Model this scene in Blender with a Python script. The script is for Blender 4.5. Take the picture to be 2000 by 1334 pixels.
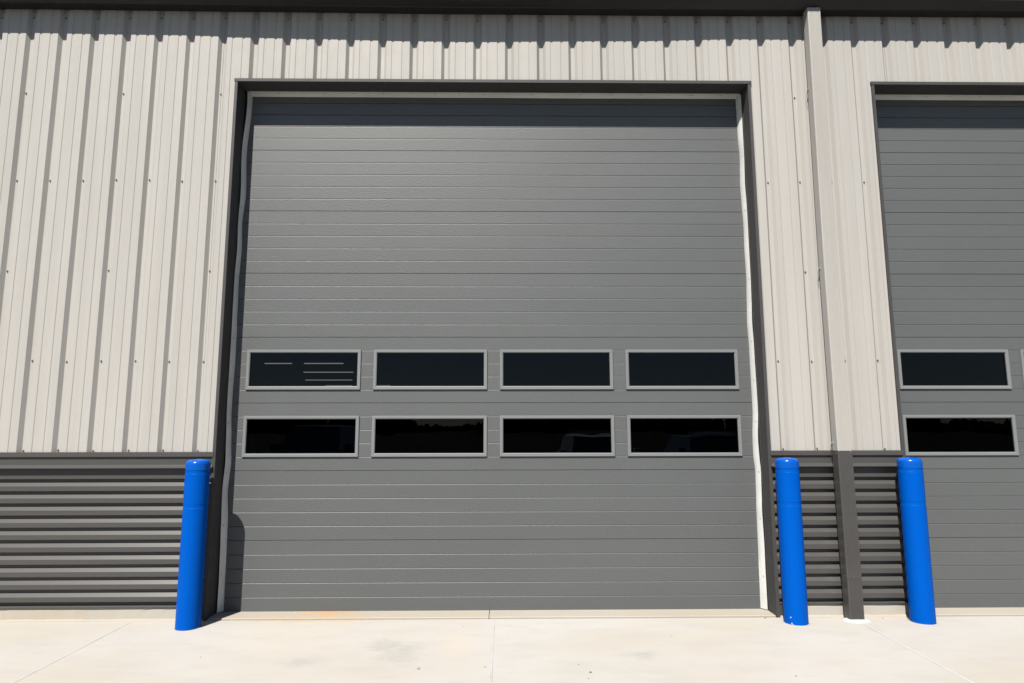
import bpy, bmesh, math, random
from mathutils import Vector, Matrix, noise

random.seed(7)
scene = bpy.context.scene
C = scene.collection
for o in list(bpy.data.objects):
    bpy.data.objects.remove(o, do_unlink=True)
R = math.radians

# ------------------------------------------------------------------ camera
cam = bpy.data.cameras.new('camera')
cam.sensor_width = 36.0
cam.sensor_fit = 'HORIZONTAL'
cam.lens = 36.0 * 1260 / 2000
cam.clip_start = 0.05
cam.clip_end = 6000
cam_o = bpy.data.objects.new('camera', cam)
C.objects.link(cam_o)
fw = Vector((0.01317854, 0.99066011, 0.13571618))
rt = Vector((0.99991316, -0.01304924, -0.00184235))
up = Vector((5.41480971e-05, -0.135728669, 0.990746045))
m = Matrix((rt, up, -fw)).transposed().to_4x4()
m.translation = Vector((2.39635, -5.76159, 1.5927))
cam_o.matrix_world = m
scene.camera = cam_o

# ------------------------------------------------------------------ light
SUN = Vector((-0.38, -1.0, 1.44)).normalized()          # towards the sun
EL = math.asin(SUN.z)
AZ = math.atan2(SUN.x, SUN.y)
world = bpy.data.worlds.new('World')
scene.world = world
world.use_nodes = True
wn = world.node_tree
sky = wn.nodes.new('ShaderNodeTexSky')
sky.sky_type = 'NISHITA'
sky.sun_disc = False
sky.sun_elevation = EL
sky.sun_rotation = AZ % (2 * math.pi)
sky.altitude = 200
sky.dust_density = 0.3
bg = wn.nodes['Background']
bg.inputs['Strength'].default_value = 0.05
wn.links.new(sky.outputs[0], bg.inputs[0])

sl = bpy.data.lights.new('sun', 'SUN')
sl.energy = 5.0
sl.angle = R(0.53)
sl.color = (1.0, 0.955, 0.88)
sun_o = bpy.data.objects.new('sun', sl)
sun_o.rotation_euler = SUN.to_track_quat('Z', 'Y').to_euler()
sun_o.location = (0, -20, 30)
C.objects.link(sun_o)

scene.view_settings.view_transform = 'Standard'
scene.view_settings.look = 'None'
scene.view_settings.exposure = 1.15
scene.view_settings.gamma = 1.0
scene.view_settings.use_curve_mapping = False


# ------------------------------------------------------------------ materials
def nmat(name):
    mt = bpy.data.materials.new(name)
    mt.use_nodes = True
    nt = mt.node_tree
    return mt, nt, nt.nodes['Principled BSDF']


def node(nt, typ, **kw):
    n = nt.nodes.new(typ)
    for k, v in kw.items():
        if k in n.inputs:
            n.inputs[k].default_value = v
        else:
            setattr(n, k, v)
    return n


def noise_tex(nt, vec, scale, detail=4, rough=0.55):
    n = node(nt, 'ShaderNodeTexNoise')
    n.inputs['Scale'].default_value = scale
    n.inputs['Detail'].default_value = detail
    n.inputs['Roughness'].default_value = rough
    nt.links.new(vec, n.inputs['Vector'])
    return n.outputs['Fac']


def mapping(nt, vec, scale=(1, 1, 1), loc=(0, 0, 0)):
    n = node(nt, 'ShaderNodeMapping')
    n.inputs['Scale'].default_value = scale
    n.inputs['Location'].default_value = loc
    nt.links.new(vec, n.inputs['Vector'])
    return n.outputs[0]


def ramp(nt, fac, a, b, lo=0.0, hi=1.0):
    n = node(nt, 'ShaderNodeMapRange')
    n.inputs['From Min'].default_value = a
    n.inputs['From Max'].default_value = b
    n.inputs['To Min'].default_value = lo
    n.inputs['To Max'].default_value = hi
    n.interpolation_type = 'SMOOTHSTEP'
    nt.links.new(fac, n.inputs['Value'])
    return n.outputs[0]


def mix(nt, fac, a, b, mode='MIX'):
    n = node(nt, 'ShaderNodeMix')
    n.data_type = 'RGBA'
    n.blend_type = mode
    for sock, v in ((n.inputs[0], fac), (n.inputs[6], a), (n.inputs[7], b)):
        if hasattr(v, 'is_output'):
            nt.links.new(v, sock)
        elif isinstance(v, (int, float)):
            sock.default_value = v
        else:
            sock.default_value = (*v, 1)
    return n.outputs[2]


def math_n(nt, op, a, b=0.0):
    n = node(nt, 'ShaderNodeMath')
    n.operation = op
    for i, v in enumerate((a, b)):
        if hasattr(v, 'is_output'):
            nt.links.new(v, n.inputs[i])
        else:
            n.inputs[i].default_value = v
    return n.outputs[0]


def pos(nt):
    return node(nt, 'ShaderNodeNewGeometry').outputs['Position']


def bump(nt, bsdf, h, strength, dist):
    b = node(nt, 'ShaderNodeBump')
    b.inputs['Strength'].default_value = strength
    b.inputs['Distance'].default_value = dist
    nt.links.new(h, b.inputs['Height'])
    nt.links.new(b.outputs[0], bsdf.inputs['Normal'])


def painted(name, col, rough=0.45, spec=0.5, var=0.06, streak=(3, 3, 0.5), bumpamt=0.0, bscale=4.0,
            bdist=0.01, dirt=None, dirt_scale=6.0, grain=0.0, gscale=170.0, rvar=0.08):
    mt, nt, b = nmat(name)
    p = pos(nt)
    f = noise_tex(nt, mapping(nt, p, streak), 1.0, 5)
    f = ramp(nt, f, 0.25, 0.75)
    a = tuple(c * (1 - var) for c in col)
    c2 = tuple(min(1, c * (1 + var)) for c in col)
    colr = mix(nt, f, a, c2)
    rnd = node(nt, 'ShaderNodeObjectInfo').outputs['Random']
    colr = mix(nt, math_n(nt, 'MULTIPLY', rnd, var * 1.2), colr, (0, 0, 0))
    if dirt:
        d = noise_tex(nt, p, dirt_scale, 8, 0.7)
        colr = mix(nt, ramp(nt, d, 0.56, 0.8, 0, 0.55), colr, dirt)
    nt.links.new(colr, b.inputs['Base Color'])
    r = noise_tex(nt, p, 7.0, 4)
    nt.links.new(ramp(nt, r, 0.3, 0.7, rough * (1 - rvar), rough * (1 + rvar)), b.inputs['Roughness'])
    b.inputs['Specular IOR Level'].default_value = spec
    if bumpamt:
        h = noise_tex(nt, p, bscale, 3)
        if grain:
            g = noise_tex(nt, p, gscale, 2)
            h = math_n(nt, 'ADD', h, math_n(nt, 'MULTIPLY', g, grain))
        bump(nt, b, h, bumpamt, bdist)
    return mt


M = {}
M['siding'] = painted('beige_painted_steel', (0.2815, 0.2690, 0.2520), 0.6, 0.22, 0.045, (9, 9, 0.35), 0.25, 2.2, 0.012)
M['bronze'] = painted('bronze_painted_steel', (0.0480, 0.0460, 0.0445), 0.37, 0.25, 0.05, (0.7, 3, 9), rvar=0.0)
M['trim'] = painted('dark_bronze_trim', (0.0389, 0.0373, 0.0373), 0.6, 0.27, 0.07, (3, 3, 0.8), 0.15, 3.0, 0.006)
M['eave'] = painted('black_bronze_gutter', (0.009, 0.009, 0.009), 0.5, 0.3, 0.1, (1, 3, 3))
M['door'] = painted('grey_embossed_steel', (0.0647, 0.0681, 0.0686), 0.50, 0.44, 0.03, (0.6, 2, 2.2), 0.42, 0.9, 0.004, grain=1.5, gscale=85.0, rvar=0.03)
M['door_dark'] = painted('door_core', (0.03, 0.032, 0.033), 0.6, 0.3)
M['frame'] = painted('grey_window_frame', (0.1254, 0.1310, 0.1322), 0.5, 0.4, 0.03)
M['seal'] = painted('white_vinyl_seal', (0.425, 0.425, 0.412), 0.42, 0.5, 0.07, (3, 3, 5), 0.1, 30, 0.004, (0.30, 0.26, 0.20), 9)
M['blue'] = painted('blue_plastic_sleeve', (0.0, 0.056, 0.295), 0.38, 0.03, 0.03, (4, 4, 0.8), 0.02, 6, 0.004)
M['blue_cap'] = painted('blue_plastic_cap', (0.0, 0.056, 0.295), 0.22, 0.22, 0.02)
M['steel'] = painted('zinc_screw', (0.10, 0.095, 0.09), 0.4, 0.5)
M['white'] = painted('white_caulk', (0.325, 0.322, 0.314), 0.6, 0.3, 0.06, (8, 8, 8), 0.2, 60, 0.004)
M['black'] = painted('black_rubber', (0.010, 0.010, 0.010), 0.6, 0.3)
M['inside'] = painted('unlit_interior', (0.06, 0.06, 0.06), 0.7, 0.2)
M['tyre'] = painted('tyre_rubber', (0.012, 0.012, 0.012), 0.8, 0.2)
M['dark_paint'] = painted('dark_car_paint', (0.05, 0.06, 0.08), 0.15, 0.8)
M['car_glass'] = painted('car_glass', (0.02, 0.025, 0.03), 0.04, 1.0)
M['silver_paint'] = painted('silver_car_paint', (0.62, 0.63, 0.65), 0.2, 0.6)
M['leaves'] = painted('far_foliage', (0.010, 0.015, 0.007), 0.9, 0.1, 0.3, (0.3, 0.3, 0.3))
M['asphalt'] = painted('asphalt_lot', (0.022, 0.022, 0.023), 0.9, 0.1, 0.15, (2, 2, 2))


def concrete(name, base, stains=False):
    mt, nt, b = nmat(name)
    p = pos(nt)
    big = noise_tex(nt, mapping(nt, p, (0.55, 0.9, 1)), 1.0, 5)
    mid = noise_tex(nt, mapping(nt, p, (2.2, 5.5, 3)), 1.0, 8, 0.65)
    fine = noise_tex(nt, p, 90.0, 6, 0.7)
    warm = tuple(x * y for x, y in zip(base, (0.965, 0.925, 0.855)))
    pale = tuple(min(1, x * y) for x, y in zip(base, (1.03, 1.02, 1.02)))
    c = mix(nt, ramp(nt, big, 0.3, 0.7), warm, pale)
    c = mix(nt, ramp(nt, mid, 0.42, 0.75, 0, 0.48), c, tuple(x * 0.84 for x in base))
    c = mix(nt, ramp(nt, fine, 0.5, 0.85, 0, 0.22), c, tuple(x * 0.72 for x in base))
    # broom swirls of the float finish
    sw = noise_tex(nt, mapping(nt, p, (1.2, 16, 1)), 1.0, 6, 0.7)
    c = mix(nt, ramp(nt, sw, 0.55, 0.8, 0, 0.22), c, tuple(min(1, x * 1.10) for x in base))
    rnd = node(nt, 'ShaderNodeObjectInfo').outputs['Random']
    c = mix(nt, math_n(nt, 'MULTIPLY', rnd, 0.05), c, (0.16, 0.15, 0.13))
    if stains:
        dist = noise_tex(nt, p, 7.0, 6, 0.7)
        for (x, y, rx, ry, col, k) in (
                (0.86, 0.17, 0.20, 0.10, (0.36, 0.175, 0.045), 0.95),
                (0.80, -0.01, 0.7, 0.05, (0.30, 0.19, 0.09), 0.6),
                (-1.45, 0.02, 0.55, 0.05, (0.26, 0.21, 0.13), 0.4),
                (0.72, -0.40, 0.50, 0.45, (0.360, 0.300, 0.216), 0.29),
                (1.52, -0.68, 0.16, 0.12, (0.170, 0.167, 0.160), 0.45),
                (1.66, -0.86, 0.14, 0.22, (0.170, 0.167, 0.160), 0.43),
                (1.02, -1.02, 0.16, 0.10, (0.170, 0.167, 0.160), 0.43),
                (3.39, -0.92, 0.12, 0.10, (0.180, 0.180, 0.174), 0.50),
                (3.2, -1.15, 0.5, 0.16, (0.240, 0.234, 0.228), 0.23),
                (2.05, -0.62, 0.16, 0.26, (0.372, 0.300, 0.216), 0.36),
                (3.05, -0.42, 0.32, 0.14, (0.252, 0.228, 0.198), 0.25),
                (3.55, 0.13, 0.20, 0.14, (0.252, 0.222, 0.186), 0.32),
                (5.38, -0.37, 0.06, 0.05, (0.192, 0.198, 0.204), 0.43),
                (-1.7, -0.35, 0.8, 0.22, (0.330, 0.300, 0.240), 0.32),
                (5.3, -0.35, 0.9, 0.22, (0.300, 0.282, 0.228), 0.27)):
            mp = mapping(nt, p, (1 / rx, 1 / ry, 0.0), (-x / rx, -y / ry, 0))
            ln = node(nt, 'ShaderNodeVectorMath')
            ln.operation = 'LENGTH'
            nt.links.new(mp, ln.inputs[0])
            d = math_n(nt, 'ADD', ln.outputs['Value'], math_n(nt, 'MULTIPLY', math_n(nt, 'SUBTRACT', dist, 0.5), 3.4))
            f = ramp(nt, d, 0.1, 1.5, k, 0.0)
            sp = noise_tex(nt, mapping(nt, p, (14, 60, 1), (x, y, 0)), 1.0, 5, 0.7)
            f = math_n(nt, 'MULTIPLY', f, ramp(nt, sp, 0.35, 0.65, 0.25, 1.0))
            c = mix(nt, f, c, col)
    nt.links.new(c, b.inputs['Base Color'])
    b.inputs['Roughness'].default_value = 0.75
    b.inputs['Specular IOR Level'].default_value = 0.3
    h = math_n(nt, 'ADD', noise_tex(nt, p, 60, 8, 0.7), math_n(nt, 'MULTIPLY', mid, 0.8))
    bump(nt, b, h, 0.28, 0.006)
    return mt


M['slab'] = concrete('pale_trowelled_concrete', (0.304, 0.294, 0.279), True)
M['sill'] = concrete('sill_concrete', (0.262, 0.243, 0.214), True)
M['plinth'] = concrete('cast_concrete', (0.298, 0.283, 0.255), True)


def grass_mat():
    mt, nt, b = nmat('dry_grass')
    p = pos(nt)
    f = noise_tex(nt, p, 0.4, 8, 0.7)
    nt.links.new(mix(nt, ramp(nt, f, 0.3, 0.7), (0.014, 0.02, 0.008), (0.028, 0.03, 0.013)), b.inputs['Base Color'])
    b.inputs['Roughness'].default_value = 0.9
    b.inputs['Specular IOR Level'].default_value = 0.05
    return mt


M['grass'] = grass_mat()


def glass_mat():
    mt = bpy.data.materials.new('tinted_glass')
    mt.use_nodes = True
    nt = mt.node_tree
    nt.nodes.clear()
    out = node(nt, 'ShaderNodeOutputMaterial')
    tr = node(nt, 'ShaderNodeBsdfTransparent')
    tr.inputs[0].default_value = (0.25, 0.25, 0.25, 1)
    gl = node(nt, 'ShaderNodeBsdfGlossy')
    gl.inputs['Roughness'].default_value = 0.0
    gl.inputs['Color'].default_value = (0.34, 0.38, 0.44, 1)
    h = noise_tex(nt, mapping(nt, pos(nt), (1.2, 1, 3)), 1.0, 2)
    b = node(nt, 'ShaderNodeBump')
    b.inputs['Strength'].default_value = 0.05
    b.inputs['Distance'].default_value = 0.02
    nt.links.new(h, b.inputs['Height'])
    nt.links.new(b.outputs[0], gl.inputs['Normal'])
    fr = node(nt, 'ShaderNodeFresnel')
    fr.inputs['IOR'].default_value = 1.42
    mx = node(nt, 'ShaderNodeMixShader')
    nt.links.new(fr.outputs[0], mx.inputs[0])
    nt.links.new(tr.outputs[0], mx.inputs[1])
    nt.links.new(gl.outputs[0], mx.inputs[2])
    nt.links.new(mx.outputs[0], out.inputs[0])
    return mt


M['glass'] = glass_mat()


def emit_mat():
    mt = bpy.data.materials.new('fluorescent_tube')
    mt.use_nodes = True
    b = mt.node_tree.nodes['Principled BSDF']
    b.inputs['Base Color'].default_value = (0.8, 0.8, 0.8, 1)
    b.inputs['Emission Color'].default_value = (1, 0.97, 0.92, 1)
    b.inputs['Emission Strength'].default_value = 1.3
    return mt


M['tube'] = emit_mat()


# ------------------------------------------------------------------ mesh helpers
class MB:
    def __init__(self):
        self.v, self.f = [], []

    def box(self, x0, x1, y0, y1, z0, z1):
        n = len(self.v)
        self.v += [(x0, y0, z0), (x1, y0, z0), (x1, y1, z0), (x0, y1, z0),
                   (x0, y0, z1), (x1, y0, z1), (x1, y1, z1), (x0, y1, z1)]
        self.f += [[n + i for i in q] for q in ((3, 2, 1, 0), (4, 5, 6, 7), (0, 1, 5, 4), (1, 2, 6, 5), (2, 3, 7, 6), (3, 0, 4, 7))]
        return self

    def loft(self, rings, closed=True, caps=True):
        """rings: lists of points of equal length."""
        n0 = len(self.v)
        k = len(rings[0])
        for r in rings:
            self.v += [tuple(p) for p in r]
        for i in range(len(rings) - 1):
            for j in range(k if closed else k - 1):
                a = n0 + i * k + j
                b = n0 + i * k + (j + 1) % k
                self.f.append([a, b, b + k, a + k])
        if caps and closed:
            self.f.append([n0 + j for j in range(k)][::-1])
            e = n0 + (len(rings) - 1) * k
            self.f.append([e + j for j in range(k)])
        return self

    def prism_x(self, yz, xs):
        return self.loft([[(x, y, z) for (y, z) in yz] for x in xs])

    def prism_z(self, xy, zs):
        return self.loft([[(x, y, z) for (x, y) in xy] for z in zs])

    def cham(self, x0, x1, y0, y1, z0, z1, c):
        """box with chamfered top edge ring and chamfered vertical edges"""
        def ring(d, z):
            a, b2, e, g = x0 + d, x1 - d, y0 + d, y1 - d
            return [(a + c, e, z), (b2 - c, e, z), (b2, e + c, z), (b2, g - c, z), (b2 - c, g, z), (a + c, g, z), (a, g - c, z), (a, e + c, z)]
        return self.loft([ring(0, z0), ring(0, z1 - c), ring(c, z1)])

    def lathe(self, prof, seg=48, cx=0, cy=0, caps=True):
        rings = []
        for r, z in prof:
            rings.append([(cx + r * math.cos(2 * math.pi * i / seg), cy + r * math.sin(2 * math.pi * i / seg), z) for i in range(seg)])
        return self.loft(rings, True, caps)

    def mesh(self, name, mat, smooth=None):
        me = bpy.data.meshes.new(name)
        me.from_pydata(self.v, [], self.f)
        bm = bmesh.new()
        bm.from_mesh(me)
        bmesh.ops.recalc_face_normals(bm, faces=bm.faces)
        bm.to_mesh(me)
        bm.free()
        me.materials.append(mat)
        if smooth:
            for p in me.polygons:
                p.use_smooth = True
            me.set_sharp_from_angle(angle=R(smooth))
        me.update()
        return me


def put(name, me, parent=None, loc=(0, 0, 0)):
    o = bpy.data.objects.new(name, me)
    C.objects.link(o)
    o.location = loc
    if parent:
        o.parent = parent
    return o


def part(name, mb, mat, parent=None, loc=(0, 0, 0), smooth=None, label=None):
    o = put(name, mb.mesh(name, mat, smooth), parent, loc)
    if label:
        o['label'] = label
    return o


def thing(name, label, cat, loc=(0, 0, 0), group=None):
    o = bpy.data.objects.new(name, None)
    C.objects.link(o)
    o.location = loc
    o.empty_display_size = 0.2
    o['label'] = label
    o['category'] = cat
    if group:
        o['group'] = group
    return o


def lerp_tab(tab, x):
    if x <= tab[0][0]:
        return tab[0][1:]
    for a, b in zip(tab, tab[1:]):
        if x <= b[0]:
            t = (x - a[0]) / (b[0] - a[0])
            t = t * t * (3 - 2 * t)
            return tuple(p + (q - p) * t for p, q in zip(a[1:], b[1:]))
    return tab[-1][1:]


F = 0.3048            # rib spacing of the siding
OFF = 6.07           # from the first opening to the second
JL, JR = -0.117, 4.733
HEAD = 4.870
XL, XR = -13 * F + 0.015, 35 * F + 0.015
OPENS = [(JL, JR), (JL + OFF, JR + OFF)]

# ------------------------------------------------------------------ ground
g = MB()
g.v = [(-3000, -3000, -0.14), (3000, -3000, -0.14), (3000, 3000, -0.14), (-3000, 3000, -0.14)]
g.f = [[0, 1, 2, 3]]
o = part('ground', g, M['grass'])
o['kind'] = 'structure'

pave = bpy.data.objects.new('pavement', None)
C.objects.link(pave)
pave['kind'] = 'structure'
JX = [2.323 + 3.048 * i for i in range(-4, 5)]
JX[3], JX[4], JX[5] = -0.733, 2.318, 5.372
jw = {3: 0.017, 4: 0.007, 5: 0.020}
for r_, (ya, yb) in enumerate(((-6.10, -0.005),)):
    for i in range(len(JX) - 1):
        ga = jw.get(i, 0.012) / 2
        gb = jw.get(i + 1, 0.012) / 2
        part('slab', MB().cham(JX[i] + ga, JX[i + 1] - gb, ya, yb, -0.135, 0.0, 0.003), M['slab'], pave)
for i in range(1, len(JX) - 1):
    w = jw.get(i, 0.012)
    mb = MB()
    n = 70
    top, rings = [], []
    y1 = -0.02 if i != 5 else -0.10
    for k in range(n + 1):
        y = y1 - (6.08 - 0.02) * k / n
        dx = (noise.noise(Vector((i * 7.1, y * 3, 0)))) * 0.003
        ww = w / 2 + 0.002 + noise.noise(Vector((i * 3.3, y * 5, 4))) * 0.0025
        rings.append([(JX[i] - ww + dx, y, -0.02), (JX[i] - ww + dx, y, 0.001), (JX[i] + dx, y, 0.0028), (JX[i] + ww + dx, y, 0.001), (JX[i] + ww + dx, y, -0.02)])
    mb.loft(rings)
    part('joint_sealant', mb, M['white'], pave)

o = part('parking_lot', MB().box(-60, 70, -45, -6.112, -0.13, -0.004), M['asphalt'])
o['kind'] = 'structure'

peb = MB()
for (x, y, s) in ((1.824, -1.158, 0.012), (2.27, -1.129, 0.007), (2.91, -1.092, 0.006), (2.971, -1.244, 0.010), (2.947, -1.349, 0.007),
                  (2.068, -0.218, 0.006), (4.624, -0.03, 0.009), (4.3, -1.33, 0.006), (5.62, -0.05, 0.007), (0.25, -0.9, 0.006), (3.7, -0.5, 0.004)):
    pts = []
    for k in range(6):
        a = k * math.pi / 3
        rr = s * random.uniform(0.45, 0.9)
        pts.append((x + rr * math.cos(a) * 1.4, y + rr * math.sin(a)))
    cx, cy = x + s * 0.1, y
    peb.loft([[(a, b, 0.0005) for a, b in pts], [(cx + (a - cx) * 0.85, cy + (b - cy) * 0.85, s * 0.5) for a, b in pts], [(cx + (a - cx) * 0.4, cy + (b - cy) * 0.4, s * 0.8) for a, b in pts]])
o = part('gravel', peb, M['steel'])
o['kind'] = 'stuff'

# ------------------------------------------------------------------ building
bld = thing('warehouse_building', 'beige ribbed steel warehouse wall above dark corrugated wainscot and concrete plinth', 'building')


def wall_pts(x0, x1):
    """(x, y) of the reverse-ribbed sheet between x0 and x1"""
    pts = []
    k0 = int(math.floor(x0 / F)) - 1
    k1 = int(math.ceil(x1 / F)) + 1
    for k in range(k0, k1):
        b = k * F
        pts += [(b - 0.0275, 0.0), (b - 0.002, 0.0325), (b + 0.001, 0.0335), (b + 0.030, 0.0335), (b + 0.033, 0.0325), (b + 0.057, 0.0)]
        for c in (0.115, 0.213):
            pts += [(b + c - 0.0125, 0.0), (b + c - 0.008, 0.0042), (b + c + 0.008, 0.0042), (b + c + 0.0125, 0.0)]

    def yat(x):
        for a, b in zip(pts, pts[1:]):
            if a[0] <= x <= b[0]:
                return a[1] + (b[1] - a[1]) * (x - a[0]) / (b[0] - a[0] + 1e-9)
        return 0.0
    return [(x0, yat(x0))] + [p for p in pts if x0 + 1e-4 < p[0] < x1 - 1e-4] + [(x1, yat(x1))]


SC = MB()
SC.loft([[(0.0085 * math.cos(a * math.pi / 6), 0.0, 0.0085 * math.sin(a * math.pi / 6)) for a in range(12)],
         [(0.0078 * math.cos(a * math.pi / 6), -0.003, 0.0085 * math.sin(a * math.pi / 6)) for a in range(12)]])
SC.loft([[(0.0052 * math.cos(a * math.pi / 3), -0.003, 0.0052 * math.sin(a * math.pi / 3)) for a in range(6)],
         [(0.0052 * math.cos(a * math.pi / 3), -0.0105, 0.0052 * math.sin(a * math.pi / 3)) for a in range(6)]])
screw_me = SC.mesh('screw', M['steel'])


def sheet_pieces(x0, x1):
    """rectangles of the sheet that are left round the openings"""
    cuts = sorted({x0, x1} | {c for a, b in OPENS for c in (a - 0.018, b + 0.018) if x0 < c < x1})
    out = []
    for a, b in zip(cuts, cuts[1:]):
        mid = (a + b) / 2
        inside = any(p - 0.018 < mid < q + 0.018 for p, q in OPENS)
        out.append((a, b, 4.885 if inside else 1.385))
    return out


ks = list(range(-13, 36, 3))
for k in ks[:-1]:
    x0, x1 = k * F + 0.015, (k + 3) * F + 0.015
    mb = MB()
    sd = random.random() * 50
    off = random.uniform(0.0, 0.002)
    pcs = sheet_pieces(x0, x1)
    for (a, b, z0) in pcs:
        prof = wall_pts(a, b)
        nz = 9 if z0 < 2 else 3
        rings = []
        for i in range(nz + 1):
            z = z0 + (5.62 - z0) * i / nz
            rings.append([(x, y + off + 0.0022 * noise.noise(Vector((sd + x * 1.3, z * 0.9, 0))), z) for x, y in prof])
        mb.loft(rings, closed=False)
    sheet = part('wall_panel', mb, M['siding'], bld)
    for (a, b, z0) in pcs:
        for j in range(k, k + 4):
            sx = j * F + 0.0155
            if not (a < sx <= b) or (j == k + 3 and False):
                continue
            rows = []
            if z0 < 2:
                rows += [(3.90, 1), (2.207, 1), (1.418, 1)]
                if (j + 1) % 3 == 0:
                    rows += [(4.756, 1), (3.037, 1)]
            elif j % 1 == 0:
                rows += [(4.907, 1)]
            rows += [(5.535, 1)]
            for z, _ in rows:
                put('screw', screw_me, sheet, (sx - 0.004 + random.uniform(-0.003, 0.003), 0.0335 + off, z + random.uniform(-0.006, 0.006)))

# unseen backing boxes behind the sheets, added to block light
mb = MB()
for a, b in ((-9.0, JL - 0.03), (JR + 0.03, JL + OFF - 0.03), (JR + OFF + 0.03, XR)):
    mb.box(a, b, 0.05, 0.205, 0.0, 5.6)
for a, b in OPENS:
    mb.box(a - 0.03, b + 0.03, 0.05, 0.205, HEAD + 0.02, 5.6)
part('wall_light_block', mb, M['inside'], bld)

# wainscot: horizontal corrugation
P = 0.1024
prof = []
z = 1.2784
prof_pts = [(0.0, 1.262)]
zz = 1.1758 + 2 * P - P  # outer face bottom of the first rib under the drip
outer_bottom = 1.1775
k = 0
pts = []
zb = outer_bottom
pts.append((0.0, 1.262))
while zb > 0.13:
    pts += [(0.0, zb), (0.0275, zb - 0.011), (0.0275, zb - 0.0275), (0.0, zb - P + 0.040)]
    zb -= P
pts = [p for p in pts if p[1] > 0.1195]
pts.append((pts[-1][0], 0.1195))
closed = pts + [(0.046, 0.1195), (0.046, 1.262)]
CAP = [(0.002, 1.408), (-0.018, 1.405), (-0.019, 1.367), (-0.004, 1.350), (-0.0035, 1.334), (-0.0045, 1.297), (-0.042, 1.275), (-0.043, 1.269), (0.02, 1.265), (0.04, 1.265), (0.04, 1.408)]
CAP = CAP[:8] + [(-0.035, 1.266), (0.0435, 1.266), (0.0435, 1.408)]
BASE = [(-0.003, 0.121), (-0.006, 0.113), (0.012, 0.111), (0.044, 0.111), (0.044, 0.119), (0.004, 0.1185)]
for a, b in ((XL, JL - 0.029), (JR + 0.030, JL + OFF - 0.029)):
    n = max(2, int((b - a) / 0.3))
    xs = [a + (b - a) * i / n for i in range(n + 1)]
    mb = MB()
    rings = []
    for x in xs:
        rings.append([(x, y + (0.0005 * noise.noise(Vector((x * 2, z * 3, 9))) if y < 0.044 else 0), z) for y, z in closed])
    mb.loft(rings)
    part('wainscot_panel', mb, M['bronze'], bld)
    part('cap_flashing', MB().prism_x(CAP, [a - 0.012, b + 0.012]), M['bronze'], bld)
    part('base_flashing', MB().prism_x(BASE, [a, b]), M['bronze'], bld)
    mb = MB()
    n = max(4, int((b - a) / 0.06))
    rings = []
    for i in range(n + 1):
        x = a + (b - a) * i / n
        e = 0.004 * noise.noise(Vector((x * 5, 0, 3))) + 0.0025 * noise.noise(Vector((x * 17, 0, 5)))
        rings.append([(x, 0.013 + e * 0.4, -0.05), (x, 0.013 + e * 0.4, 0.02), (x, 0.012 + e, 0.085 + e), (x, 0.018, 0.1085), (x, 0.044, 0.1085), (x, 0.044, -0.05)])
    mb.loft(rings)
    part('plinth', mb, M['plinth'], bld)
    mb = MB()
    rings = []
    for i in range(n + 1):
        x = a + (b - a) * i / n
        h = 0.007 + 0.005 * noise.noise(Vector((x * 9, 2, 0))) + 0.003 * noise.noise(Vector((x * 31, 2, 0)))
        rings.append([(x, 0.02, -0.01), (x, -0.012 - h, -0.01), (x, -0.010 - h, 0.0035), (x, 0.006, 0.006 + h), (x, 0.02, 0.006 + h)])
    mb.loft(rings)
    part('sealant_bead', mb, M['sill'], bld)

# opening surrounds
seal_l = [(0.03, -0.106, -0.090), (0.26, -0.106, -0.091), (0.52, -0.108, -0.092), (0.78, -0.110, -0.094), (1.05, -0.113, -0.103),
          (1.32, -0.106, -0.094), (1.50, -0.109, -0.1), (1.78, -0.114, -0.112), (2.25, -0.114, -0.103), (2.44, -0.114, -0.103), (2.73, -0.113, -0.107),
          (3.02, -0.114, -0.109), (3.28, -0.109, -0.103), (3.54, -0.114, -0.108), (3.84, -0.106, -0.097), (4.23, -0.113, -0.105), (4.75, -0.097, -0.091), (4.855, -0.1, -0.091)]
seal_r = [(0.03, 4.724, 4.702), (0.36, 4.724, 4.704), (0.56, 4.725, 4.706), (0.86, 4.723, 4.708), (1.04, 4.726, 4.711), (1.22, 4.729, 4.713),
          (1.36, 4.724, 4.707), (1.49, 4.722, 4.708), (1.77, 4.729, 4.716), (2.37, 4.727, 4.716), (2.58, 4.724, 4.713), (2.8, 4.727, 4.717), (3.02, 4.729, 4.722),
          (3.29, 4.729, 4.720), (3.55, 4.730, 4.722), (3.73, 4.729, 4.719), (3.93, 4.726, 4.716), (4.25, 4.729, 4.722), (4.4, 4.729, 4.718), (4.855, 4.730, 4.717)]


cam_x = 2.396        # the middle of the surveyed view, where the strip offsets vanish


def wavier(tab, amp, lo, hi):
    """the loose vinyl strip wanders off a straight line: exaggerate its measured wander a little"""
    n_t = len(tab)
    mz = sum(t[0] for t in tab) / n_t
    out = [[t[0]] for t in tab]
    for c in (1, 2):
        mx = sum(t[c] for t in tab) / n_t
        k_ = sum((t[0] - mz) * (t[c] - mx) for t in tab) / sum((t[0] - mz) ** 2 for t in tab)
        for o_, t in zip(out, tab):
            fit = mx + k_ * (t[0] - mz)
            o_.append(min(hi, max(lo, fit + amp * (t[c] - fit))))
    return [tuple(t) for t in out]


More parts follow.
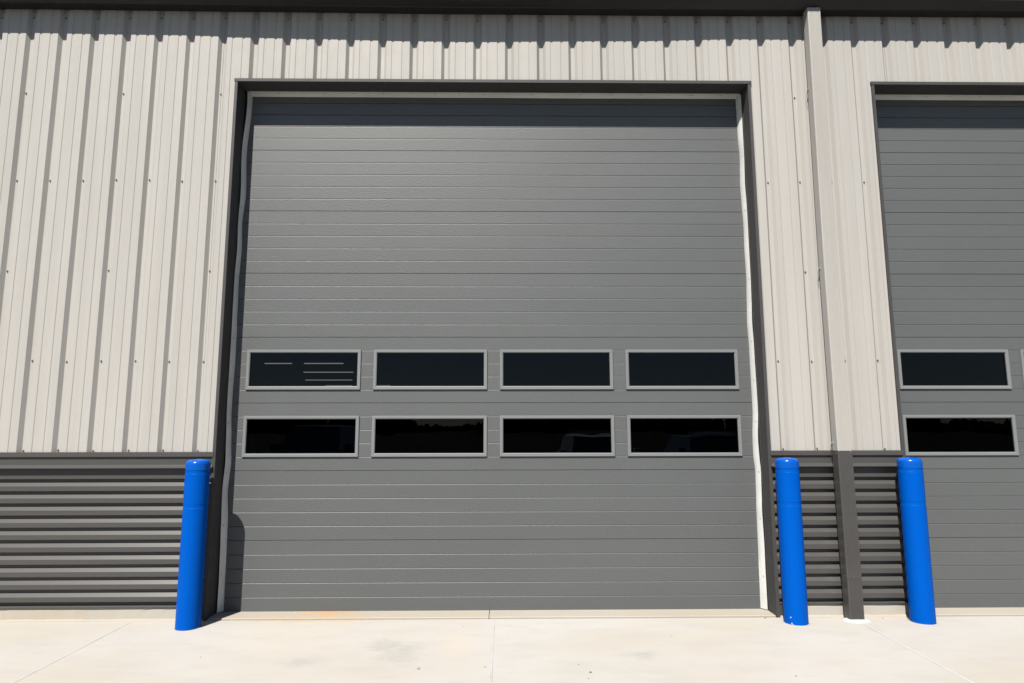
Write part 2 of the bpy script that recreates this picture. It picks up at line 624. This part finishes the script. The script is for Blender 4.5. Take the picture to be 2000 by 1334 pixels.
seal_l = wavier(seal_l, 1.8, JL + 0.002, 9)
seal_r = wavier(seal_r, 1.9, -9, JR - 0.002)
nail_me = MB().loft([[(0, 0.006 * math.cos(a * math.pi / 4), 0.006 * math.sin(a * math.pi / 4)) for a in range(8)],
                     [(0.003, 0.005 * math.cos(a * math.pi / 4), 0.005 * math.sin(a * math.pi / 4)) for a in range(8)]]).mesh('nail', M['steel'])
nail_z = MB().loft([[(0.006 * math.cos(a * math.pi / 4), 0.006 * math.sin(a * math.pi / 4), 0) for a in range(8)],
                    [(0.005 * math.cos(a * math.pi / 4), 0.005 * math.sin(a * math.pi / 4), -0.003) for a in range(8)]]).mesh('nail', M['steel'])
for n_, (a, b) in enumerate(OPENS):
    dx = n_ * OFF
    hd = MB().prism_x([(-0.017, HEAD - 0.003), (-0.017, HEAD + 0.0265), (0.03, HEAD + 0.0275), (0.03, HEAD + 0.018), (0.2152, HEAD + 0.018), (0.2152, HEAD), (-0.008, HEAD)], [a - 0.034, b + 0.034])
    part('header_trim', hd, M['trim'], bld)
    for sgn, xe in ((-1, a), (1, b)):
        mb = MB()
        xo = xe + sgn * 0.0285
        mb.prism_z([(xe, 0.215), (xe, -0.010), (xe + sgn * 0.003, -0.0135), (xo, -0.0135), (xo, 0.036), (xe + sgn * 0.02, 0.036), (xe + sgn * 0.02, 0.215)], [0.003, HEAD - 0.005])
        # small return lips on the reveal
        mb.box(*sorted((xe - sgn * 0.0005, xe - sgn * 0.005)), 0.138, 0.146, 0.003, HEAD - 0.005)
        part('jamb_trim', mb, M['trim'], bld)
        # drip foot behind the bollard
        part('trim_foot', MB().box(*sorted((xo + sgn * 0.0005, xo + sgn * 0.045)), 0.002, 0.0115, 0.012, 0.1105), M['trim'], bld)
    # rubber seals
    for tab, sg in ((seal_l, 1), (seal_r, -1)):
        mb = MB()
        rings = []
        zs = [0.02 + (HEAD - 0.014 - 0.02) * i / 90 for i in range(91)]
        for z in zs:
            xf, xb = lerp_tab(tab, z)
            w = 0.011 * noise.noise(Vector((z * 1.3, sg * 5 + n_, 0)))
            xb = cam_x + (xb - cam_x) * 0.9924
            rings.append([(xf + dx, 0.160 + w, z), (xf + sg * 0.003 + dx, 0.156 + w, z), (xf * 0.6 + xb * 0.4 + sg * 0.006 + dx, 0.180 + w * 0.5, z), (xb + sg * 0.002 + dx, 0.2165, z), (xb + sg * 0.001 + dx, 0.2245, z), (xb - sg * 0.006 + dx, 0.2245, z), (xf * 0.6 + xb * 0.4 + dx, 0.188 + w * 0.5, z)])
        mb.loft(rings)
        so = part('weather_seal', mb, M['seal'], bld, smooth=35)
        for z in (0.31, 0.78, 1.20, 1.66, 2.05, 2.42, 3.03, 3.70, 4.25, 4.70):
            xf, xb = lerp_tab(tab, z)
            xb = cam_x + (xb - cam_x) * 0.9924
            xm = xf * 0.7 + xb * 0.3 + sg * 0.005 + dx
            nl = put('nail', nail_me, so, (xm, 0.174, z + random.uniform(-0.03, 0.03)))
            if sg < 0:
                nl.rotation_euler = (0, 0, math.pi)
    mb = MB()
    rings = []
    for i in range(61):
        x = a + 0.012 + (b - a - 0.024) * i / 60
        w = 0.0035 * noise.noise(Vector((x * 0.8, n_ * 9, 2)))
        rings.append([(x, 0.170, HEAD - 0.0005), (x, 0.168, HEAD - 0.006 + w * 0.4), (x, 0.190, HEAD - 0.014 + w), (x, 0.216, HEAD - 0.040 + w), (x, 0.2245, HEAD - 0.042 + w), (x, 0.2245, HEAD - 0.034 + w), (x, 0.200, HEAD - 0.0005)])
    mb.loft(rings)
    so = part('weather_seal', mb, M['seal'], bld)
    x = a + 0.09
    while x < b - 0.05:
        put('nail', nail_z, so, (x, 0.186, HEAD - 0.0125))
        x += random.uniform(0.21, 0.30)
    # concrete sill in the opening, in two castings
    for (u, v) in ((a + 0.001, 2.272 + dx), (2.275 + dx, b - 0.001)):
        part('door_sill', MB().cham(u, v, 0.004, 0.60, -0.10, 0.0130, 0.0045), M['sill'], bld)

# roof and the unlit hall behind the doors
part('roof', MB().prism_x([(-0.20, 5.83), (-0.20, 5.86), (24.2, 7.9), (24.2, 7.87)], [-9.0, XR]), M['eave'], bld)
part('back_wall', MB().box(-9.0, XR, 24.0, 24.2, -0.1, 7.8), M['inside'], bld)
part('side_wall', MB().box(-9.0, -8.9, 0.21, 24.0, -0.1, 7.8), M['inside'], bld)
part('side_wall', MB().box(XR - 0.1, XR, 0.21, 24.0, -0.1, 7.8), M['inside'], bld)
part('hall_floor', MB().box(-8.9, XR - 0.1, 0.605, 24.0, -0.12, -0.002), M['inside'], bld)
mb = MB().box(-8.9, XR - 0.1, 0.21, 24.0, 5.61, 5.66)
part('hall_ceiling', mb, M['inside'], bld)

# ------------------------------------------------------------------ gutter
crease = [(-4.1, 5.602), (-2.43, 5.598), (0.0, 5.585), (2.0, 5.574), (4.0, 5.572), (6.0, 5.578), (7.5, 5.579), (11, 5.58)]
shad = [(-4.1, 5.365), (-2.3, 5.356), (-0.9, 5.340), (-0.07, 5.322), (1.0, 5.303), (1.99, 5.290), (3.47, 5.308), (4.71, 5.336), (5.96, 5.331), (7.46, 5.320), (11, 5.32)]
mb = MB()
rings = []
n = 60
for i in range(n + 1):
    x = XL + (XR - XL) * i / n
    zc = lerp_tab(crease, x)[0]
    zl = lerp_tab(shad, x)[0] + 1.44 * 0.205
    zl = max(zl, zc + 0.004)
    rings.append([(x, 0.001, zc + 0.003), (x, -0.105, zc), (x, -0.111, zc + 0.005), (x, -0.112, zc + 0.0025), (x, -0.199, zl - 0.001), (x, -0.205, zl), (x, -0.205, 5.80), (x, -0.225, 5.82), (x, -0.215, 5.824), (x, -0.215, 5.828), (x, 0.001, 5.828)])
mb.loft(rings)
gut = thing('rain_gutter', 'black bronze eave gutter running along the top of the wall', 'gutter')
part('gutter_trough', mb, M['eave'], gut)

# ------------------------------------------------------------------ downspout
dsp = thing('downspout', 'fluted rectangular downspout, beige above and dark bronze below, between the doors', 'downspout', (5.346, -0.06, 0))


def pipe_xy(w, d, flutes, grow=0.0):
    w2 = w / 2 + grow
    yf = -d - grow
    yb = grow
    c = 0.008
    yb += 0.012
    pts = [(-w2, yb), (-w2, yf + c), (-w2 + c * 0.4, yf + c * 0.3), (-w2 + c, yf)]
    u = (2 * w2 - 2 * c - 0.006) / flutes
    for i in range(flutes):
        x = -w2 + c + 0.003 + i * u
        pts += [(x, yf), (x + u * 0.25, yf + 0.004), (x + u * 0.5, yf + 0.004), (x + u * 0.75, yf)]
    pts += [(w2 - c, yf), (w2 - c * 0.4, yf + c * 0.3), (w2, yf + c), (w2, yb)]
    return pts


def lean(z):           # the pipe is not quite plumb
    return {0: 0.009}.get(z, 0) if False else 0.0095 - 0.0125 * min(1, max(0, (z - 0.3) / 3.0)) + 0.012 * max(0, (z - 3.2) / 2.4)


mb = MB()
zs = [1.395 + (5.577 - 1.395) * i / 12 for i in range(13)]
mb.loft([[(x + lean(z), y, z) for x, y in pipe_xy(0.124, 0.082, 9)] for z in zs])
part('upper_pipe', mb, M['siding'], dsp)
mb = MB()
zs = [0.34 + (1.409 - 0.34) * i / 4 for i in range(5)]
mb.loft([[(x + lean(z), y, z) for x, y in pipe_xy(0.124, 0.082, 9, 0.0025)] for z in zs])
lp = part('lower_pipe', mb, M['bronze'], dsp)
mb = MB()
mb.loft([[(x + lean(z), y, z) for x, y in pipe_xy(0.124, 0.082, 9, 0.001)] for z in (0.012, 0.2, 0.345)])
part('pipe_boot', mb, M['bronze'], dsp)
rv = MB().loft([[(0.004 * math.cos(a * math.pi / 4), 0, 0.004 * math.sin(a * math.pi / 4)) for a in range(8)],
                [(0.003 * math.cos(a * math.pi / 4), -0.003, 0.003 * math.sin(a * math.pi / 4)) for a in range(8)]]).mesh('rivet', M['frame'])
for z in (1.385, 0.362):
    for x in (-0.008, 0.032):
        put('rivet', rv, lp, (x + lean(z), -0.0845, z))
    q = put('rivet', rv, lp, (-0.0645 + lean(z), -0.05, z))
    q.rotation_euler = (0, 0, -math.pi / 2)
for z in (4.79, 3.05, 1.475):
    x0 = -0.062 + lean(z)
    tab = part('strap', MB().box(x0 - 0.0035, x0 - 0.0003, -0.012, 0.020, z - 0.010, z + 0.010), M['siding'], dsp)
    q = put('rivet', rv, tab, (x0 - 0.003, 0.004, z))
    q.rotation_euler = (0, 0, -math.pi / 2)
    q.scale = (1.3, 1.6, 1.3)
    tail = MB()
    tp = [(x0 - 0.003, 0.014, z - 0.010), (x0 - 0.006, 0.022, z - 0.028), (x0 - 0.006, 0.026, z - 0.055), (x0 - 0.003, 0.028, z - 0.12)]
    tail.loft([[(px + 0.002 * math.cos(a * math.pi / 2), py + 0.002 * math.sin(a * math.pi / 2), pz) for a in range(4)] for px, py, pz in tp])
    part('dark_tail', tail, M['trim'], tab)  # thin dark curved rod running down from the tab
mb = MB()
pad = []
for i in range(40):
    a = 2 * math.pi * i / 40
    e = 1 + 0.18 * noise.noise(Vector((math.cos(a) * 1.5, math.sin(a) * 1.5, 7)))
    pad.append((0.012 + 0.112 * e * math.cos(a), -0.06 + 0.072 * e * math.sin(a)))
mb.loft([[(x, y, -0.002) for x, y in pad], [(x * 0.97, y * 0.97, 0.006) for x, y in pad], [(0.012 + (x - 0.012) * 0.75, -0.05 + (y + 0.05) * 0.75, 0.017) for x, y in pad]])
part('sealant_pad', mb, M['white'], dsp, smooth=60)

# ------------------------------------------------------------------ overhead doors
D = 0.226
SH = 0.6107           # section height
SL = (SH - 0.0022) / 5  # slat pitch
DW = 5.02
WIN = [(0.2225 + 1.170 * i, 0.2225 + 1.170 * i + 1.053) for i in range(4)]


def slat_mesh(length, top):
    h = SL
    up = [(0.0, h - 0.0015), (0.004, h - 0.0004)] if top else [(0.0, h - 0.0080), (0.0007, h - 0.0053), (0.0024, h - 0.0026), (0.0056, h - 0.0004)]
    yz = [(0.014, 0.0), (0.0065, 0.0), (0.0, 0.0012)] + up + [(0.014, h - 0.0004)]
    return MB().prism_x(yz, [0, length]).mesh('slat', M['door'])


slat_cache = {}


def slat(parent, x, z, length, top=False):
    key = (round(length, 4), top)
    if key not in slat_cache:
        slat_cache[key] = slat_mesh(length, top)
    return put('slat', slat_cache[key], parent, (x, -0.0135, z))


def frame_mesh(w, h):
    """window frame, origin at its lower left corner, y = 0 on the slat face"""
    bw, bb, bt = 0.030, 0.032, 0.029
    mb = MB()
    loops = [(0.0, 0.010), (0.0, -0.010), (0.003, -0.014), (0.80, -0.0135), (0.86, -0.0105), (1.0, -0.009), (1.0, 0.016)]

    def loop(t, y):
        if t == 0.003:
            l, b_, r, t_ = 0.003, 0.003, w - 0.003, h - 0.003
        else:
            l, b_, r, t_ = bw * t, bb * t, w - bw * t, h - bt * t
        return [(l, y, b_), (r, y, b_), (r, y, t_), (l, y, t_)]
    mb.loft([loop(t, y) for t, y in loops], True, False)
    return mb.mesh('window', M['frame'])


FW, FH = 1.053, 3 * SL + 0.006
frame_me = frame_mesh(FW, FH)
pane_me = MB().box(0.029, FW - 0.029, 0.004, 0.008, 0.031, FH - 0.028).mesh('pane', M['glass'])
gk = MB()
for (x0, x1, z0, z1) in ((0.0295, FW - 0.0295, 0.0315, 0.0345), (0.0295, FW - 0.0295, FH - 0.0325, FH - 0.0285), (0.0295, 0.0335, 0.0346, FH - 0.0326), (FW - 0.0335, FW - 0.0295, 0.0346, FH - 0.0326)):
    gk.box(x0, x1, -0.001, 0.0035, z0, z1)
gasket_me = gk.mesh('gasket', M['black'])

for n_, (x0, lab) in enumerate(((-0.200, 'grey sectional overhead door seen whole, with eight dark windows in two rows'),
                                (-0.200 + 6.0675, 'grey sectional overhead door cut off by the right edge of the photo'))):
    door = thing('overhead_door', lab, 'garage door', (x0, D, 0), 'overhead doors of the warehouse')
    for s in range(8):
        zb = SH * s + 0.009
        win_row = s in (2, 3)
        core = MB()
        lo = 0.012 if s == 0 else 0.002
        if not win_row:
            core.box(0, DW, 0.0005, 0.045, lo, SH - 0.002)
        else:
            core.box(0, DW, 0.0005, 0.045, lo, SL + 0.020)
            core.box(0, DW, 0.0005, 0.045, 4 * SL - 0.018, SH - 0.002)
            xs = [0.0] + [c for w in WIN for c in (w[0] + 0.02, w[1] - 0.02)] + [DW]
            for a, b in zip(xs[0::2], xs[1::2]):
                core.box(a, b, 0.0005, 0.045, SL + 0.0201, 4 * SL - 0.0181)
        sec = part('door_section', core, M['door_dark'], door, (0, 0, zb))
        for i in range(5):
            z = 0.0011 + SL * i
            if s == 0 and i == 0:
                z += 0.0
            if win_row and i in (1, 2, 3):
                xs = [0.0] + [c for w in WIN for c in w] + [DW]
                for a, b in zip(xs[0::2], xs[1::2]):
                    slat(sec, a + 0.0002, z, b - a - 0.0004)
            else:
                slat(sec, 0.0, z, DW, i == 4)
        if win_row:
            for (a, b) in WIN:
                wo = put('window', frame_me, door, (a, -0.0135, zb + 0.002 + SL - 0.003))
                put('pane', pane_me, wo)
                put('gasket', gasket_me, wo)
    part('bottom_seal', MB().box(0.0, DW, -0.010, 0.04, 0.0132, 0.0175), M['black'], door)

# ------------------------------------------------------------------ bollards
rB = 0.0958
sleeve = MB().lathe([(rB, -0.06), (rB, 0.955), (rB - 0.0014, 0.958), (rB - 0.0014, 0.984), (rB, 0.988), (rB, 1.233), (rB - 0.0014, 1.236), (rB - 0.0014, 1.265)], 72).mesh('sleeve', M['blue'], 12)
cap_p = [(rB - 0.003, 1.264), (rB + 0.0007, 1.2645), (rB + 0.0007, 1.312)]
for i in range(1, 13):
    a = i * math.pi / 24
    cap_p.append((rB + 0.0007 - 0.037 * (1 - math.cos(a)), 1.312 + 0.037 * math.sin(a)))
for i in range(1, 6):
    t = i / 5
    cap_p.append(((rB + 0.0007 - 0.037) * (1 - t) + 0.001 * t, 1.349 + 0.006 * math.sin(t * math.pi / 2)))
cap_me = MB().lathe(cap_p, 72).mesh('cap', M['blue_cap'], 40)
ring_me = None


def grout(seed):
    mb = MB()
    outer, mid_ = [], []
    for i in range(48):
        a = 2 * math.pi * i / 48
        r = 0.113 + 0.011 * noise.noise(Vector((math.cos(a) * 2, math.sin(a) * 2, seed)))
        outer.append((r * math.cos(a), r * math.sin(a), -0.001))
        mid_.append(((rB + 0.001) * math.cos(a), (rB + 0.001) * math.sin(a), 0.0045))
    mb.loft([outer, mid_])
    return mb.mesh('grout_ring', M['sill'], 60)


sleeve_parts = [('sleeve', sleeve), ('cap', cap_me)]
for i, (x, y, rz, lab) in enumerate(((-0.174, -0.205, 0.3, 'blue plastic sleeved bollard at the left side of the fully visible door'),
                                     (4.828, -0.165, 1.9, 'blue sleeved bollard right of the fully visible door, chipped white at its foot'),
                                     (5.893, -0.160, 3.3, 'blue sleeved bollard at the partly visible door, right of the downspout'))):
    b = thing('bollard', lab, 'bollard', (x, y, 0), 'blue bollards guarding the door jambs')
    for nm, me in sleeve_parts:
        q = put(nm, me, b)
        q.rotation_euler = (0, 0, rz)
    put('grout_ring', grout(i * 3.7), b)
    if i == 1:
        ch = MB()
        for (ang, z, s) in ((R(-137), 0.060, 0.008), (R(-133), 0.015, 0.009), (R(-128), 0.006, 0.007)):
            ctr = Vector((math.cos(ang), math.sin(ang), 0))
            tan = Vector((-ctr.y, ctr.x, 0))
            n = 7
            rim = []
            for k in range(n):
                a = 2 * math.pi * k / n
                rr = s * random.uniform(0.55, 1.0)
                d = tan * rr * math.cos(a) + Vector((0, 0, rr * math.sin(a)))
                rim.append(d)
            ch.loft([[tuple(ctr * (rB - 0.002) + d + Vector((0, 0, z))) for d in rim], [tuple(ctr * (rB + 0.0007) + d * 0.9 + Vector((0, 0, z))) for d in rim]])
        part('paint_chip', ch, M['white'], b)['kind'] = 'stuff'

# ------------------------------------------------------------------ lamps seen through the glass
for (x0, x1, y, z, lab) in ((-4.12, -3.38, 11.85, 3.4, 'short lit strip lamp inside the hall, upper left behind the first window'),
                            (-3.05, -1.98, 11.85, 3.4, 'lit strip lamp inside the hall, highest on the right behind the first window'),
                            (-3.89, -2.33, 14.55, 3.4, 'lit strip lamp inside the hall, second line down behind the first window'),
                            (-4.80, -3.10, 17.75, 3.4, 'lit strip lamp inside the hall, third line down behind the first window'),
                            (-4.90, -3.80, 20.75, 3.4, 'lit strip lamp inside the hall, lowest line behind the first window'),
                            (-2.80, -2.25, 20.75, 3.4, 'lit strip lamp inside the hall, low behind the second window')):
    t = thing('strip_lamp', lab, 'lamp', (x0, y, z), 'strip lamps inside the hall')
    L = x1 - x0
    part('tube', MB().loft([[(x, 0.013 * math.cos(a * math.pi / 4), 0.013 * math.sin(a * math.pi / 4)) for a in range(8)] for x in (0, L)]), M['tube'], t)
    part('housing', MB().box(0, L, -0.04, 0.04, 0.022, 0.06), M['inside'], t)
    for x in (0.08, L - 0.08):
        part('hanger', MB().box(x - 0.004, x + 0.004, -0.004, 0.004, 0.0602, 5.609 - z), M['inside'], t)

# ------------------------------------------------------------------ what the panes mirror: far trees and parked cars
mb = MB()
rnd = random.Random(3)
for i in range(620):
    x = -340 + i * 1.12 + rnd.uniform(-2, 2)
    y = -300 + rnd.uniform(-22, 22)
    h = 4.6 + 2.0 * noise.noise(Vector((x * 0.02, 0, 0))) + 1.4 * noise.noise(Vector((x * 0.11, 3, 0))) + rnd.uniform(-0.9, 0.9)
    h = max(3.4, h)
    gap = max(math.exp(-((x + 24) / 20) ** 4), math.exp(-((x - 240) / 36) ** 4))
    h += 4.5 * (1 - gap)
    rings = []
    sd = rnd.random() * 90
    w0 = rnd.uniform(1.2, 2.6)
    for (f, rr) in ((0.0, 0.9), (0.15, 1.05), (0.4, 1.1), (0.62, 0.85), (0.8, 0.6), (0.92, 0.34), (1.0, 0.05)):
        ring = []
        for k in range(8):
            a = 2 * math.pi * k / 8
            e = 1 + 0.75 * noise.noise(Vector((sd + k * 1.9, f * 9, 0)))
            ring.append((x + rr * w0 * e * math.cos(a), y + rr * w0 * e * math.sin(a), -0.2 + h * (f + 0.05 * noise.noise(Vector((sd, k * 1.7, f * 7))))))
        rings.append(ring)
    mb.loft(rings)
o = part('distant_trees', mb, M['leaves'])
o['kind'] = 'stuff'


def car(label, x, y, rz, paint, Lc, H, hood):
    t = thing('parked_car', label, 'car', (x, y, 0), 'cars parked facing the warehouse')
    t.rotation_euler = (0, 0, rz)
    h = Lc / 2
    W = 0.9
    body = MB()
    side = [(-h, 0.45), (-h + 0.03, 0.30), (h - 0.05, 0.28), (h, 0.42), (h - 0.03, 0.68), (h - 0.18, hood - 0.08), (h - 1.15, hood), (-h + 0.5, hood + 0.06), (-h + 0.05, hood + 0.02)]
    rings = []
    for fx, s in ((-1, 0.93), (-0.94, 0.985), (-0.6, 1), (0.6, 1), (0.94, 0.985), (1, 0.93)):
        rings.append([(fx * W, yy * (s if abs(yy) > h - 0.4 else 1), zz) for yy, zz in side])
    body.loft(rings)
    part('body', body, M[paint], t, smooth=28)
    cab = MB()
    for (za, zb, wa, wb, ya, yb, yc, yd) in ((hood - 0.01, H - 0.05, 0.80, 0.62, h - 1.25, -h + 0.18, h - 1.95, -h + 0.55),):
        cab.loft([[(-wa, yb, za), (wa, yb, za), (wa, ya, za), (-wa, ya, za)], [(-wb, yd, zb), (wb, yd, zb), (wb, yc, zb), (-wb, yc, zb)]])
    part('windscreen', cab, M['car_glass'], t, smooth=20)
    part('roof', MB().loft([[(-0.63, -h + 0.52, H - 0.05), (0.63, -h + 0.52, H - 0.05), (0.63, h - 1.92, H - 0.05), (-0.63, h - 1.92, H - 0.05)],
                            [(-0.52, -h + 0.75, H), (0.52, -h + 0.75, H), (0.52, h - 2.2, H), (-0.52, h - 2.2, H)]]), M[paint], t)
    for sx in (-1, 1):
        for sy in (-1, 1):
            w = part('wheel', MB().loft([[(sx * xx, sy * (h - 0.85) + rr * math.cos(a * math.pi / 10), 0.33 + rr * math.sin(a * math.pi / 10)) for a in range(20)] for xx, rr in ((0.68, 0.3), (0.70, 0.33), (0.90, 0.33), (0.915, 0.30))]), M['tyre'], t)
        part('headlight', MB().box(sx * 0.78 - 0.12, sx * 0.78 + 0.12, h - 0.10, h - 0.02, 0.58, 0.70), M['seal'], t)
        part('mirror', MB().box(*sorted((sx * 0.88, sx * 1.04)), h - 1.62, h - 1.50, hood + 0.02, hood + 0.18), M[paint], t)
    return t


car('dark sport utility car mirrored in the lower left window of the whole door', -2.5, -11.4, 0.05, 'dark_paint', 4.7, 1.72, 1.08)
car('silver saloon car mirrored in the third lower window of the whole door', 4.9, -11.6, -0.03, 'silver_paint', 4.6, 1.43, 0.92)
car('dark saloon car mirrored in the fourth lower window of the whole door', 8.1, -11.8, 0.02, 'dark_paint', 4.6, 1.45, 0.93)
